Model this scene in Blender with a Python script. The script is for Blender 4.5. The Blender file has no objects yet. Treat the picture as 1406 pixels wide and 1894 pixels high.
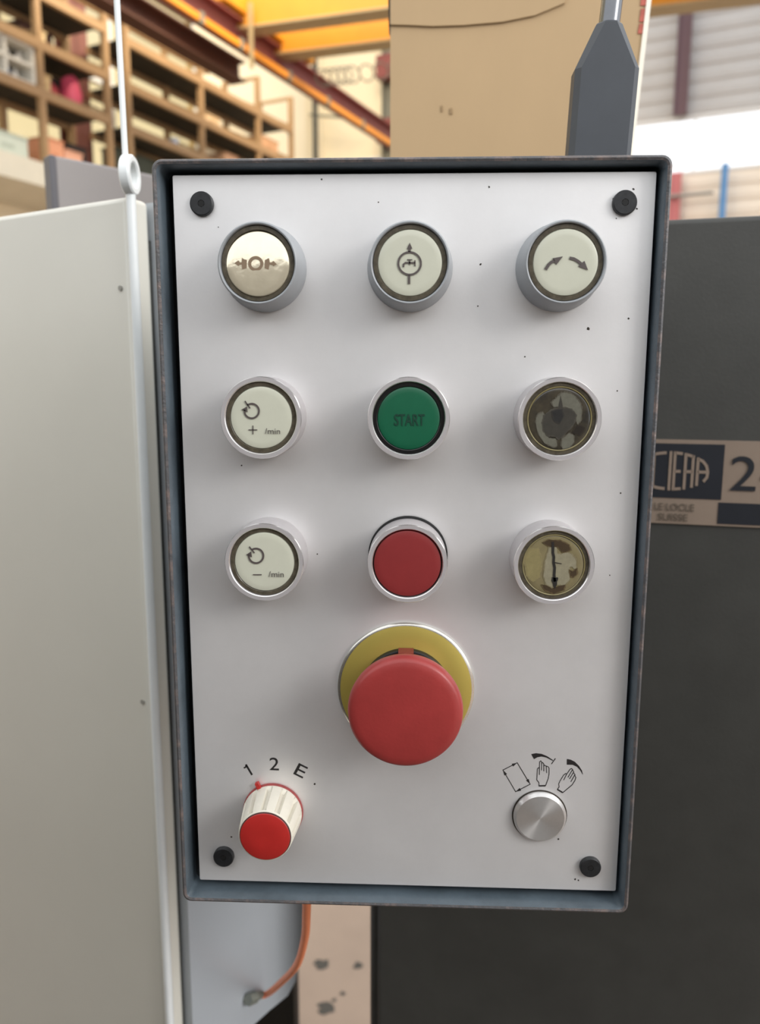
import bpy, bmesh, math, random
from mathutils import Vector, Matrix, noise

random.seed(7)
scene = bpy.context.scene
COL = scene.collection

# ------------------------------------------------------------------ camera
CAM = Vector((0.000556, -0.291065, 0.065561))
RIGHT = Vector((0.9992, 0.0396, 0.0023))
DOWN = Vector((0.0088, -0.1641, -0.9864))
FWD = Vector((-0.0386, 0.9856, -0.1644)).normalized()
RIGHT = (RIGHT - FWD * RIGHT.dot(FWD)).normalized()
DOWN = FWD.cross(RIGHT).normalized()
FPX = 1450.0
cd = bpy.data.cameras.new('camera')
cam = bpy.data.objects.new('camera', cd)
COL.objects.link(cam)
rot = Matrix((RIGHT, -DOWN, -FWD)).transposed().to_4x4()
cam.matrix_world = Matrix.Translation(CAM) @ rot
cd.sensor_fit = 'HORIZONTAL'
cd.sensor_width = 36.0
cd.lens = FPX / 1406.0 * 36.0
cd.clip_start = 0.01
cd.clip_end = 200
cd.dof.use_dof = True
cd.dof.focus_distance = 0.293
cd.dof.aperture_fstop = 14.5
scene.camera = cam

# ------------------------------------------------------------------ light and exposure
scene.view_settings.view_transform = 'Standard'
scene.view_settings.look = 'None'
scene.view_settings.gamma = 1.0
scene.view_settings.use_curve_mapping = False
scene.view_settings.exposure = 0.0
scene.cycles.use_denoising = True
scene.cycles.max_bounces = 8
world = bpy.data.worlds.new('overcast_sky')
scene.world = world
world.use_nodes = True
bg = world.node_tree.nodes['Background']
bg.inputs[0].default_value = (0.96, 0.98, 1.0, 1)
bg.inputs[1].default_value = 1.72


def area(name, loc, target, sx, sy, power, col):
    ld = bpy.data.lights.new(name, 'AREA')
    ld.shape = 'RECTANGLE'
    ld.size = sx
    ld.size_y = sy
    ld.energy = power
    ld.color = col
    o = bpy.data.objects.new(name, ld)
    COL.objects.link(o)
    o.location = loc
    o.rotation_euler = (Vector(target) - Vector(loc)).to_track_quat('-Z', 'Y').to_euler()
    return o


# daylight from the high side windows, and an added warm fill on the rack wall
area('side_window_daylight', (3.2, -2.0, 1.75), (0, 0, 0), 1.4, 1.4, 88, (1.0, 0.97, 0.94))
area('rack_wall_fill', (-1.5, 10.5, 9.0), (-4.9, 12.8, 3.5), 6.0, 1.5, 900, (1.0, 0.84, 0.60))


# ------------------------------------------------------------------ helpers
def pix(px, py):
    return RIGHT * ((px - 703) / FPX) + DOWN * ((py - 947) / FPX) + FWD


def at_y(px, py, y):
    d = pix(px, py)
    return CAM + d * ((y - CAM.y) / d.y)


def at_plane(px, py, n, p0):
    d = pix(px, py)
    n = Vector(n)
    return CAM + d * (n.dot(Vector(p0) - CAM) / n.dot(d))


TH = math.radians(23)
HU = Vector((math.sin(TH), math.cos(TH), 0))
HR = Vector((math.cos(TH), -math.sin(TH), 0))
UP = Vector((0, 0, 1))
FLOOR = -1.35


def hall(u, r, z):
    """hall coordinates: u metres down the hall, r metres to the right, z above eye level"""
    return CAM + HU * u + HR * r + UP * z


def lin(c):
    out = []
    for v in c:
        v = v / 255.0
        out.append(v / 12.92 if v <= 0.04045 else ((v + 0.055) / 1.055) ** 2.4)
    return tuple(out) + (1.0,)


def mat(name, col, rough=0.5, metal=0.0, var=0.0, vscale=20.0, bump=0.0, bscale=60.0, coat=0.0,
        col2=None, thr=None, spec=0.5, croughness=0.08, stretch=(1, 1, 1)):
    """procedural principled material: base colour, optional second colour through noise, optional relief"""
    m = bpy.data.materials.new(name)
    m.use_nodes = True
    nt = m.node_tree
    b = nt.nodes['Principled BSDF']
    b.inputs['Roughness'].default_value = rough
    b.inputs['Metallic'].default_value = metal
    b.inputs['Specular IOR Level'].default_value = spec
    b.inputs['Coat Weight'].default_value = coat
    b.inputs['Coat Roughness'].default_value = croughness
    c = lin(col)
    tc = nt.nodes.new('ShaderNodeTexCoord')
    mp = nt.nodes.new('ShaderNodeMapping')
    mp.inputs['Scale'].default_value = stretch
    nt.links.new(tc.outputs['Object'], mp.inputs['Vector'])
    nz = nt.nodes.new('ShaderNodeTexNoise')
    nz.inputs['Scale'].default_value = vscale
    nz.inputs['Detail'].default_value = 6
    nz.inputs['Roughness'].default_value = 0.65
    nt.links.new(mp.outputs[0], nz.inputs['Vector'])
    rp = nt.nodes.new('ShaderNodeValToRGB')
    if col2 is None:
        v = var
        rp.color_ramp.elements[0].color = tuple(max(0, x * (1 - v)) for x in c[:3]) + (1,)
        rp.color_ramp.elements[1].color = tuple(min(1, x * (1 + v)) for x in c[:3]) + (1,)
        rp.color_ramp.elements[0].position = 0.3
        rp.color_ramp.elements[1].position = 0.7
    else:
        t = thr or (0.45, 0.55)
        rp.color_ramp.elements[0].color = c
        rp.color_ramp.elements[1].color = lin(col2)
        rp.color_ramp.elements[0].position = t[0]
        rp.color_ramp.elements[1].position = t[1]
    nt.links.new(nz.outputs['Fac'], rp.inputs['Fac'])
    nt.links.new(rp.outputs['Color'], b.inputs['Base Color'])
    if bump:
        n2 = nt.nodes.new('ShaderNodeTexNoise')
        n2.inputs['Scale'].default_value = bscale
        n2.inputs['Detail'].default_value = 3
        nt.links.new(mp.outputs[0], n2.inputs['Vector'])
        bp = nt.nodes.new('ShaderNodeBump')
        bp.inputs['Strength'].default_value = bump
        bp.inputs['Distance'].default_value = 0.001
        nt.links.new(n2.outputs['Fac'], bp.inputs['Height'])
        nt.links.new(bp.outputs['Normal'], b.inputs['Normal'])
    return m


class MB:
    """collects vertices and faces for one mesh"""

    def __init__(self):
        self.v = []
        self.f = []
        self.mi = []

    def add(self, verts, faces, mi=0):
        o = len(self.v)
        self.v += [Vector(p) for p in verts]
        self.f += [tuple(i + o for i in f) for f in faces]
        self.mi += [mi] * len(faces)
        return self

    def box(self, a, b, mi=0):
        x0, y0, z0 = a
        x1, y1, z1 = b
        return self.obox(Vector(((x0 + x1) / 2, (y0 + y1) / 2, (z0 + z1) / 2)),
                         ((1, 0, 0), (0, 1, 0), (0, 0, 1)), (abs(x1 - x0), abs(y1 - y0), abs(z1 - z0)), mi)

    def obox(self, c, axes, dims, mi=0):
        """oriented box: centre, three axes, full sizes"""
        ax = [Vector(a).normalized() * (d / 2) for a, d in zip(axes, dims)]
        c = Vector(c)
        vs = []
        for i in (-1, 1):
            for j in (-1, 1):
                for k in (-1, 1):
                    vs.append(c + ax[0] * i + ax[1] * j + ax[2] * k)
        fs = [(0, 1, 3, 2), (4, 6, 7, 5), (0, 4, 5, 1), (2, 3, 7, 6), (0, 2, 6, 4), (1, 5, 7, 3)]
        return self.add(vs, fs, mi)

    def lathe(self, cx, cz, prof, n=64, y0=0.0, mi=None, cap=True, wob=None):
        """profile of (radius, height) pairs turned about an axis that points out of the panel (-Y)"""
        vs = []
        fs = []
        mis = []
        for k, (r, h) in enumerate(prof):
            for i in range(n):
                a = 2 * math.pi * i / n
                rr = r if wob is None else wob(k, i, r)
                vs.append((cx + rr * math.cos(a), y0 - h, cz + rr * math.sin(a)))
        for k in range(len(prof) - 1):
            for i in range(n):
                j = (i + 1) % n
                fs.append((k * n + i, k * n + j, (k + 1) * n + j, (k + 1) * n + i))
                mis.append(mi[k] if mi else 0)
        o = len(self.v)
        self.v += [Vector(p) for p in vs]
        self.f += [tuple(i + o for i in f) for f in fs]
        self.mi += mis
        if cap:
            k = len(prof) - 1
            self.f.append(tuple(o + k * n + i for i in range(n)))
            self.mi.append(mi[-1] if mi else 0)
            self.f.append(tuple(o + i for i in reversed(range(n))))
            self.mi.append(mi[0] if mi else 0)
        return self

    def tube(self, path, rad, n=12, mi=0):
        path = [Vector(p) for p in path]
        rads = rad if isinstance(rad, (list, tuple)) else [rad] * len(path)
        vs = []
        fs = []
        prev = None
        for k, p in enumerate(path):
            t = (path[min(k + 1, len(path) - 1)] - path[max(k - 1, 0)]).normalized()
            if prev is None:
                a = Vector((1, 0, 0)) if abs(t.x) < 0.8 else Vector((0, 1, 0))
            else:
                a = prev
            a = (a - t * a.dot(t)).normalized()
            prev = a
            b = t.cross(a)
            for i in range(n):
                q = 2 * math.pi * i / n
                vs.append(p + (a * math.cos(q) + b * math.sin(q)) * rads[k])
        for k in range(len(path) - 1):
            for i in range(n):
                j = (i + 1) % n
                fs.append((k * n + i, k * n + j, (k + 1) * n + j, (k + 1) * n + i))
        fs.append(tuple(reversed(range(n))))
        fs.append(tuple((len(path) - 1) * n + i for i in range(n)))
        return self.add(vs, fs, mi)

    def ring(self, c, ax1, ax2, R, r, n=40, m=12, mi=0):
        """torus with centre c in the plane of ax1, ax2"""
        ax1 = Vector(ax1).normalized()
        ax2 = Vector(ax2).normalized()
        nn = ax1.cross(ax2)
        vs = []
        fs = []
        for i in range(n):
            a = 2 * math.pi * i / n
            d = ax1 * math.cos(a) + ax2 * math.sin(a)
            for j in range(m):
                b = 2 * math.pi * j / m
                vs.append(Vector(c) + d * (R + r * math.cos(b)) + nn * (r * math.sin(b)))
        for i in range(n):
            for j in range(m):
                fs.append((i * m + j, ((i + 1) % n) * m + j, ((i + 1) % n) * m + (j + 1) % m, i * m + (j + 1) % m))
        return self.add(vs, fs, mi)

    def prism(self, pts, off, mi=0):
        """closed polygon (3-D points) thickened by the vector off"""
        n = len(pts)
        vs = [Vector(p) for p in pts] + [Vector(p) + Vector(off) for p in pts]
        fs = [tuple(range(n)), tuple(reversed(range(n, 2 * n)))]
        for i in range(n):
            j = (i + 1) % n
            fs.append((i, i + n, j + n, j))
        return self.add(vs, fs, mi)

    def build(self, name, mats, parent=None, smooth=35, bevel=0.0):
        me = bpy.data.meshes.new(name)
        org = sum(self.v, Vector()) / max(1, len(self.v))
        if parent is not None:
            pass
        me.from_pydata([p - org for p in self.v], [], self.f)
        if not isinstance(mats, (list, tuple)):
            mats = [mats]
        for m in mats:
            me.materials.append(m)
        me.polygons.foreach_set('material_index', self.mi)
        bm = bmesh.new()
        bm.from_mesh(me)
        bmesh.ops.recalc_face_normals(bm, faces=bm.faces)
        bm.to_mesh(me)
        bm.free()
        if smooth:
            me.shade_smooth()
            me.set_sharp_from_angle(angle=math.radians(smooth))
        me.update()
        o = bpy.data.objects.new(name, me)
        COL.objects.link(o)
        o.location = org
        if parent is not None:
            adopt(o, parent)
        if bevel:
            bv = o.modifiers.new('bevel', 'BEVEL')
            bv.width = bevel
            bv.segments = 2
            bv.limit_method = 'ANGLE'
            bv.angle_limit = math.radians(50)
        return o


WORLD_LOC = {}


def adopt(o, parent):
    """parent o (placed in world coordinates, no rotation) to parent"""
    wl = o.location.copy()
    pw = Vector((0, 0, 0))
    p = parent
    while p is not None:
        pw += p.location
        p = p.parent
    o.parent = parent
    o.location = wl - pw


def tag(o, label=None, cat=None, group=None, kind=None):
    if label:
        o['label'] = label
    if cat:
        o['category'] = cat
    if group:
        o['group'] = group
    if kind:
        o['kind'] = kind
    return o


def thing(name, loc, label, cat, group=None):
    o = bpy.data.objects.new(name, None)
    o.empty_display_size = 0.05
    COL.objects.link(o)
    o.location = loc
    return tag(o, label, cat, group)


def stroke(mb, pts, w, conv, off, closed=False, mi=0):
    """flat line of width w through 2-D points; conv maps a 2-D point to 3-D, off thickens it"""
    P = [Vector((p[0], p[1])) for p in pts]
    n = len(P)
    if closed:
        P = P + [P[0]]
        n += 1
    L = []
    Rr = []
    for i in range(n):
        if closed:
            a = P[i - 1] if i > 0 else P[-2]
            c = P[i + 1] if i < n - 1 else P[1]
        else:
            a = P[i - 1] if i > 0 else None
            c = P[i + 1] if i < n - 1 else None
        d1 = (P[i] - a).normalized() if a is not None else None
        d2 = (c - P[i]).normalized() if c is not None else None
        if d1 is None:
            d1 = d2
        if d2 is None:
            d2 = d1
        n1 = Vector((-d1.y, d1.x))
        n2 = Vector((-d2.y, d2.x))
        m = (n1 + n2)
        m = m.normalized() if m.length > 1e-6 else n1
        k = 1 / max(0.5, m.dot(n1))
        L.append(P[i] + m * (w / 2 * k))
        Rr.append(P[i] - m * (w / 2 * k))
    for i in range(n - 1):
        mb.prism([conv(L[i]), conv(L[i + 1]), conv(Rr[i + 1]), conv(Rr[i])], off, mi)


def poly(mb, pts, conv, off, mi=0):
    mb.prism([conv(p) for p in pts], off, mi)


def arc_pts(cx, cy, r, a0, a1, n=28):
    return [(cx + r * math.cos(math.radians(a0 + (a1 - a0) * i / n)),
             cy - r * math.sin(math.radians(a0 + (a1 - a0) * i / n))) for i in range(n + 1)]


def text_mb(s, origin, ex, ez, height, width=None, off=(0, 0, 0), ang=0.0, bold=0.0):
    """lettering as a thin mesh: origin = lower left of the text, ex/ez = reading and up directions"""
    cu = bpy.data.curves.new('lettering', 'FONT')
    cu.body = s
    cu.size = 1.0
    cu.offset = bold
    ob = bpy.data.objects.new('lettering', cu)
    COL.objects.link(ob)
    dg = bpy.context.evaluated_depsgraph_get()
    me = bpy.data.meshes.new_from_object(ob.evaluated_get(dg))
    vs = [v.co.copy() for v in me.vertices]
    fs = [tuple(p.vertices) for p in me.polygons]
    bpy.data.objects.remove(ob)
    bpy.data.curves.remove(cu)
    bpy.data.meshes.remove(me)
    x0 = min(v.x for v in vs)
    x1 = max(v.x for v in vs)
    y0 = min(v.y for v in vs)
    y1 = max(v.y for v in vs)
    sy = height / (y1 - y0)
    sx = sy if width is None else width / (x1 - x0)
    ex = Vector(ex)
    ez = Vector(ez)
    ca, sa = math.cos(ang), math.sin(ang)
    out = []
    for v in vs:
        a = (v.x - x0) * sx
        b = (v.y - y0) * sy
        out.append(Vector(origin) + ex * (a * ca - b * sa) + ez * (a * sa + b * ca))
    mb = MB()
    n = len(out)
    off = Vector(off)
    # front skin plus a shallow skirt
    edges = {}
    for f in fs:
        for i in range(len(f)):
            e = (f[i], f[(i + 1) % len(f)])
            key = tuple(sorted(e))
            edges.setdefault(key, []).append(e)
    skirt = [(e[0][0], e[0][1], e[0][1] + n, e[0][0] + n) for e in edges.values() if len(e) == 1]
    mb.add([p + off for p in out] + out, fs + skirt)
    return mb


MM = 0.001
# ------------------------------------------------------------------ materials
M_plate = mat('satin_grey_plate', (236, 235, 235), 0.42, 0.50, 0.03, 35, 0.02, 900)
M_paint = mat('blue_grey_box_paint', (80, 91, 99), 0.42, 0.0, 0.22, 60, 0.15, 700, coat=0.1)
M_wear = mat('worn_rim_paint', (84, 84, 86), 0.5, 0.15, 0, 180, 0.3, 900, col2=(128, 112, 106), thr=(0.48, 0.72))
M_groove = mat('dark_groove', (50, 52, 54), 0.8, 0, 0.4, 120, 0.4, 900)  # groove floor and inner block, darker than the box paint
M_bezel_grey = mat('grey_plastic_bezel', (150, 154, 158), 0.4, 0.0, 0.04, 200)
M_bezel_alu = mat('matt_aluminium_bezel', (184, 180, 181), 0.45, 0.25, 0.03, 300)
M_bezel_edge = mat('turned_aluminium_edge', (232, 230, 228), 0.22, 0.9, 0.02, 300)
M_ring = mat('smoky_lens_rim', (84, 78, 66), 0.25, 0.0, 0.35, 420, coat=0.4)
M_black_ring = mat('black_lens_rim', (22, 23, 24), 0.3, 0, 0.2, 200, coat=0.3)
M_lens = mat('cream_lens', (200, 201, 184), 0.3, 0.0, 0.03, 90, coat=0.15)
M_lens_rim = mat('cream_lens_edge', (226, 224, 190), 0.25, 0.0, 0.03, 90, coat=0.3)
M_lens_foil = mat('yellowed_shiny_lens', (246, 236, 210), 0.11, 0.6, 0.06, 160, 0.04, 300)
M_green = mat('green_cap', (18, 92, 64), 0.38, 0, 0.06, 120, coat=0.15)
M_red_cap = mat('dull_red_cap', (136, 46, 47), 0.42, 0, 0.06, 130, coat=0.1)
M_estop = mat('red_mushroom', (154, 53, 51), 0.45, 0, 0.10, 70, 0.05, 800, coat=0.1)
M_yellow_disc = mat('yellow_anodised_disc', (190, 172, 88), 0.35, 0.45, 0.03, 80)
M_silver = mat('bare_metal_edge', (215, 212, 205), 0.25, 0.9, 0.05, 200)
M_black = mat('black_rubber', (20, 20, 21), 0.6, 0, 0.3, 300, 0.2, 900)
M_screw = mat('black_oxide_screw', (44, 45, 47), 0.45, 0.3, 0.3, 500)
M_socket = mat('screw_socket_dark', (8, 8, 8), 0.7)
M_knob_white = mat('ivory_knob', (220, 215, 201), 0.4, 0, 0.05, 130)
M_knob_red = mat('bright_red_knob_cap', (176, 40, 36), 0.45, 0, 0.05, 200)
M_print = mat('black_print', (34, 31, 31), 0.55)
M_print_grey = mat('grey_print', (84, 76, 74), 0.5)
M_print_brown = mat('faded_brown_print', (132, 112, 90), 0.6)
M_start = mat('dark_green_print', (8, 56, 42), 0.5)
M_murk_dark = mat('murky_lens', (74, 68, 56), 0.2, 0, 0, 160, col2=(50, 48, 44), thr=(0.35, 0.65), coat=0.6)
M_murk_olive = mat('olive_lens', (136, 126, 92), 0.2, 0, 0, 110, col2=(118, 108, 82), thr=(0.35, 0.7), coat=0.6)
M_peel = mat('peeling_label', (118, 116, 104), 0.35, 0, 0.12, 240, coat=0.5)
M_peel2 = mat('peeling_label_light', (152, 148, 132), 0.35, 0, 0.1, 240, coat=0.5)
M_dirt_shade = mat('dirt_and_foot_shade', (52, 46, 40), 0.3, 0, 0.25, 300, coat=0.5)
M_brass = mat('yellowed_lens_edge', (132, 122, 84), 0.35, 0.1, 0.15, 300, coat=0.4)
M_boot = mat('black_boot_plastic', (58, 62, 68), 0.45, 0, 0.08, 60)
M_steel = mat('steel_tube', (112, 114, 118), 0.25, 0.9, 0.06, 90)

# radial brushed aluminium for the small turned knob
M_brushed = mat('radially_brushed_aluminium', (226, 224, 222), 0.38, 0.8, 0.03, 400)
_b = M_brushed.node_tree.nodes['Principled BSDF']
_b.inputs['Anisotropic'].default_value = 0.85
_b.inputs['Anisotropic Rotation'].default_value = 0.25
_t = M_brushed.node_tree.nodes.new('ShaderNodeTangent')
_t.direction_type = 'RADIAL'
_t.axis = 'Y'
M_brushed.node_tree.links.new(_t.outputs[0], _b.inputs['Tangent'])

# ------------------------------------------------------------------ the setting
M_floor = mat('dusty_concrete_floor', (150, 132, 118), 0.75, 0, 0.12, 3.0)
M_stain_floor = mat('oil_spot', (52, 50, 46), 0.6)
fl = MB()
fl.box((-40, -12, FLOOR - 0.2), (40, 45, FLOOR))
floor = tag(fl.build('floor', M_floor, smooth=0), kind='structure')
for k, (px, py, s) in enumerate(((594, 1784, .016), (603, 1866, .016), (662, 1786, .010), (634, 1838, .005), (618, 1850, .004))):
    c = at_plane(px, py, (0, 0, 1), (0, 0, FLOOR))
    pts = []
    for i in range(14):
        a = 2 * math.pi * i / 14
        rr = s * (1 + 0.18 * math.sin(3 * a + k) + 0.25 * random.uniform(-1, 1))
        pts.append((c.x + rr * 1.25 * math.cos(a), c.y + rr * 1.2 * math.sin(a), FLOOR + 0.0005))
    MB().prism(pts, (0, 0, 0.0006)).build('oil_spot', M_stain_floor, floor, smooth=0)

# two unseen walls added behind and left of the camera to shade the lower half
M_shade_wall = mat('dark_shade_wall', (78, 70, 60), 0.8, 0, 0.1, 4)
tag(MB().box((-2.6, -0.82, FLOOR), (0.52, -0.72, 0.30)).build('shade_wall_rear', M_shade_wall, smooth=0), kind='structure')
tag(MB().box((-0.74, -0.72, FLOOR), (-0.64, 0.10, 0.14)).build('shade_wall_side', M_shade_wall, smooth=0), kind='structure')

UE = 18.5     # end wall
DW = -10.3    # left wall
M_cream = mat('cream_plaster', (236, 224, 196), 0.85, 0, 0.03, 0.6)
M_clad = mat('grey_cladding', (178, 176, 174), 0.6, 0, 0.05, 1.2)
M_clad_low = mat('beige_cladding', (226, 214, 198), 0.6, 0, 0.04, 1.2)
BH, BL = 5.46, 4.30           # window band in the end wall, above eye level
FZ = FLOOR - CAM.z


def wall_strip(mb, r0, r1, z0, z1, u0=UE, th=0.25, mi=0):
    c = hall(u0 + th / 2, (r0 + r1) / 2, (z0 + z1) / 2)
    mb.obox(c, (HR, HU, UP), (abs(r1 - r0), th, abs(z1 - z0)), mi)


GB, GT = 2.95, 6.9            # glazed band of the left wall, above eye level
w = MB()
w.obox(hall(8.0, DW - 0.12, (FZ + GB) / 2), (HU, HR, UP), (26, 0.24, GB - FZ))
w.obox(hall(8.0, DW - 0.12, (GT + 9.5) / 2), (HU, HR, UP), (26, 0.24, 9.5 - GT))
w.obox(hall(17.2, DW - 0.12, (GB + GT) / 2), (HU, HR, UP), (7.6, 0.24, GT - GB))
tag(w.build('wall_left', M_cream, smooth=0), kind='structure')
w = MB()
wall_strip(w, DW - .25, -5.2, BH, 9.5)
wall_strip(w, DW - .25, -5.2, FZ, BL)
tag(w.build('wall_end', M_cream, smooth=0), kind='structure')
RS = -5.2


def ribbed(name, z0, z1, m):
    """corrugated cladding: horizontal ribs as real relief"""
    mb = MB()
    n = int((z1 - z0) / 0.30)
    for i in range(n):
        a = z0 + (z1 - z0) * i / n
        b = z0 + (z1 - z0) * (i + 1) / n
        d = 0.022
        prof = [(0, a), (d, a + (b - a) * .15), (d, a + (b - a) * .6), (0, a + (b - a) * .75), (0, b)]
        for (d0, h0), (d1, h1) in zip(prof[:-1], prof[1:]):
            mb.add([hall(UE - d0, RS, h0), hall(UE - d0, 12, h0), hall(UE - d1, 12, h1), hall(UE - d1, RS, h1)],
                   [(0, 1, 2, 3)])
    wall_strip(mb, RS, 12, z0, z1, UE + .01, .2)
    return tag(mb.build(name, m, smooth=20), kind='structure')


ribbed('wall_end_upper', BH, 9.5, M_clad)
ribbed('wall_end_lower', FZ, BL, M_clad_low)
# glazing of the window band
M_glass = bpy.data.materials.new('window_glass')
M_glass.use_nodes = True
nt = M_glass.node_tree
for n_ in list(nt.nodes):
    nt.nodes.remove(n_)
_o = nt.nodes.new('ShaderNodeOutputMaterial')
_mx = nt.nodes.new('ShaderNodeMixShader')
_tr = nt.nodes.new('ShaderNodeBsdfTransparent')
_gl = nt.nodes.new('ShaderNodeBsdfGlossy')
_gl.inputs['Roughness'].default_value = 0.05
_mx.inputs[0].default_value = 0.06
nt.links.new(_tr.outputs[0], _mx.inputs[1])
nt.links.new(_gl.outputs[0], _mx.inputs[2])
nt.links.new(_mx.outputs[0], _o.inputs[0])
M_winframe = mat('pale_window_frame', (220, 220, 218), 0.5)
win = MB()
wall_strip(win, DW, 12, BH - .06, BH, UE - .02, .12)
wall_strip(win, DW, 12, BL, BL + .06, UE - .02, .12)
window = tag(win.build('window_1', M_winframe, smooth=0), kind='structure')
r = DW
while r < 11.9:
    r2 = min(12, r + 2.2)
    p = MB()
    wall_strip(p, r + .02, r2 - .02, BL + .06, BH - .06, UE + .05, .012)
    p.build('pane', M_glass, window, smooth=0)
    p = MB()
    wall_strip(p, r2 - .02, r2 + .02, BL + .06, BH - .06, UE + .0, .08)
    p.build('mullion', M_winframe, window, smooth=0)
    r = r2

# yellowed translucent glazing in the left wall, behind the racks
M_yglass = M_glass.copy()
M_yglass.name = 'yellowed_glazing'
for n_ in M_yglass.node_tree.nodes:
    if n_.type == 'BSDF_TRANSPARENT':
        n_.inputs[0].default_value = (0.80, 0.715, 0.53, 1)
win = MB()
for z in (GB, (GB + GT) / 2, GT - .08):
    win.obox(hall(4.2, DW - .06, z + .04), (HU, HR, UP), (18.4, .10, .08))
window2 = tag(win.build('window_2', M_winframe, smooth=0), kind='structure')
for k in range(8):
    u0 = -5 + 2.3 * k
    MB().obox(hall(u0 + 1.15, DW - .08, (GB + GT) / 2), (HU, HR, UP), (2.24, .012, GT - GB - .02)).build('pane', M_yglass, window2, smooth=0)
    MB().obox(hall(u0 + 2.3, DW - .06, (GB + GT) / 2), (HU, HR, UP), (.06, .08, GT - GB - .02)).build('mullion', M_winframe, window2, smooth=0)

M_redsteel = mat('dark_red_steel', (122, 62, 58), 0.55, 0, 0.15, 2)
M_greysteel = mat('grey_green_steel', (126, 124, 110), 0.6, 0, 0.1, 2)
M_bluepipe = mat('blue_pipe', (90, 140, 190), 0.5)


def ibeam(mb, a, b, up, h, wd, t=0.025):
    """I-section from a to b"""
    a = Vector(a)
    b = Vector(b)
    d = (b - a)
    L = d.length
    d.normalize()
    up = Vector(up)
    s = d.cross(up).normalized()
    c = (a + b) / 2
    mb.obox(c, (d, s, up), (L, t, h))
    mb.obox(c + up * (h / 2 - t / 2), (d, s, up), (L, wd, t))
    mb.obox(c - up * (h / 2 - t / 2), (d, s, up), (L, wd, t))


mb = MB()  # one column, left out across the window to stand for the glare
p0 = hall(UE - .2, -1.80, FZ)
ibeam(mb, hall(UE - .2, -1.80, FZ), hall(UE - .2, -1.80, BL + .02), HR, .22, .16)
tag(mb.build('steel_column', mat('pale_red_steel', (196, 120, 122), .6)), 'lower piece of the red steel column, cut off where window glare hides it', 'column')
mb = MB()
ibeam(mb, hall(UE - .2, -1.80, BH - .02), hall(UE - .2, -1.80, 7.6), HR, .26, .2)
tag(mb.build('steel_column', mat('plum_steel', (104, 78, 84), .6)), 'upper piece of the same steel column, above the window glare', 'column')
mb = MB()
ibeam(mb, hall(UE - .25, -8.35, FZ), hall(UE - .25, -8.35, 8.6), HR, .34, .3)
cc = tag(mb.build('steel_column', M_greysteel), 'grey steel column with red brackets on the cream end wall', 'column')
for z in (7.25, 5.85):
    MB().obox(hall(UE - .5, -8.35, z), (HR, HU, UP), (.40, .3, .5)).build('bracket', M_redsteel, cc)
mb = MB()
mb.tube([hall(UE - .3, -.86, FZ), hall(UE - .3, -.86, 4.36)], .07)
tag(mb.build('blue_pipe', M_bluepipe), 'upright blue pipe on the beige end wall right of red column', 'pipe')
mb = MB()
mb.tube([hall(UE - .3, -2.1, 3.83), hall(UE - .3, -1.05, 3.83)], .035)
tag(mb.build('grey_conduit', mat('grey_conduit_metal', (140, 138, 132), .5)), 'short grey horizontal conduit crossing the red column', 'pipe')
M_darkpole = mat('dark_pole_steel', (56, 56, 50), 0.6)
pole = thing('conduit_pole', hall(17.6, -10.05, FZ), 'thin dark vertical pole in front of cream end wall', 'pole')
MB().tube([hall(17.6, -10.05, FZ), hall(17.6, -10.05, 8.3)], .065).build('shaft', M_darkpole, pole)
for a, b in (((-10.2, 6.35), (-8.9, 6.1)), ((-10.2, 6.9), (-9.2, 6.15))):
    MB().tube([hall(17.6, a[0], a[1]), hall(17.6, b[0], b[1])], .035).build('arm', M_greysteel, pole)

# ------------------------------------------------------------------ storage racks on the mezzanine
D = -9.0
S = 1.8
M_rack = mat('rack_tan_paint', (164, 132, 94), 0.55, 0, 0.1, 1.5)
M_deck = mat('dark_deck_boards', (52, 48, 42), 0.8, 0, 0.15, 2)
M_slab = mat('pale_concrete', (214, 208, 190), 0.8, 0, 0.06, 2)
mz = MB()
mz.obox(hall(10.0, D - .60, (1.44 + 1.61) / 2 * S), (HU, HR, UP), (14, 1.4, .17 * S))
tag(mz.build('floor_mezzanine', M_slab, smooth=0), kind='structure')
rack = thing('storage_rack', hall(10.5, D, 1.61 * S), 'long tan storage rack with three dark shelf levels along left wall', 'rack')
posts = [6.9, 8.32, 9.56, 9.99, 11.79, 13.55, 14.76]
levels = [3.82, 4.43, 5.07]
for u_ in posts:
    for dd in (0, -.75):
        if u_ in (9.99,) and dd:
            continue
        MB().obox(hall(u_, D + dd, (1.61 * S + 5.72) / 2), (HU, HR, UP), (.085, .085, 5.72 - 1.61 * S)).build('post', M_rack, rack, smooth=0)
bays = [(6.9, 8.32), (8.32, 9.56), (9.99, 11.79), (11.79, 13.55), (13.55, 14.76)]
for z in levels:
    for a, b in bays:
        MB().obox(hall((a + b) / 2, D + .01, z), (HU, HR, UP), (b - a, .07, .12)).build('beam', M_rack, rack, smooth=0)
        MB().obox(hall((a + b) / 2, D - .76, z), (HU, HR, UP), (b - a, .07, .10)).build('beam', M_rack, rack, smooth=0)
        MB().obox(hall((a + b) / 2, D - .37, z + .04), (HU, HR, UP), (b - a - .02, .70, .03)).build('deck', M_deck, rack, smooth=0)
for u_ in (8.32, 9.56, 11.79, 13.55, 14.76):
    for z0 in levels:
        MB().tube([hall(u_, D, z0 + .1), hall(u_, D - .75, z0 + .45)], .02, 6).build('brace', M_rack, rack)
    MB().obox(hall(u_, D - .37, 5.70), (HU, HR, UP), (.05, .75, .05)).build('tie_bar', M_rack, rack, smooth=0)
MB().tube([hall(8.4, D - .06, 5.32), hall(12.1, D - .06, 5.32)], .035, 8).build('guard_rail', M_rack, rack)

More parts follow.
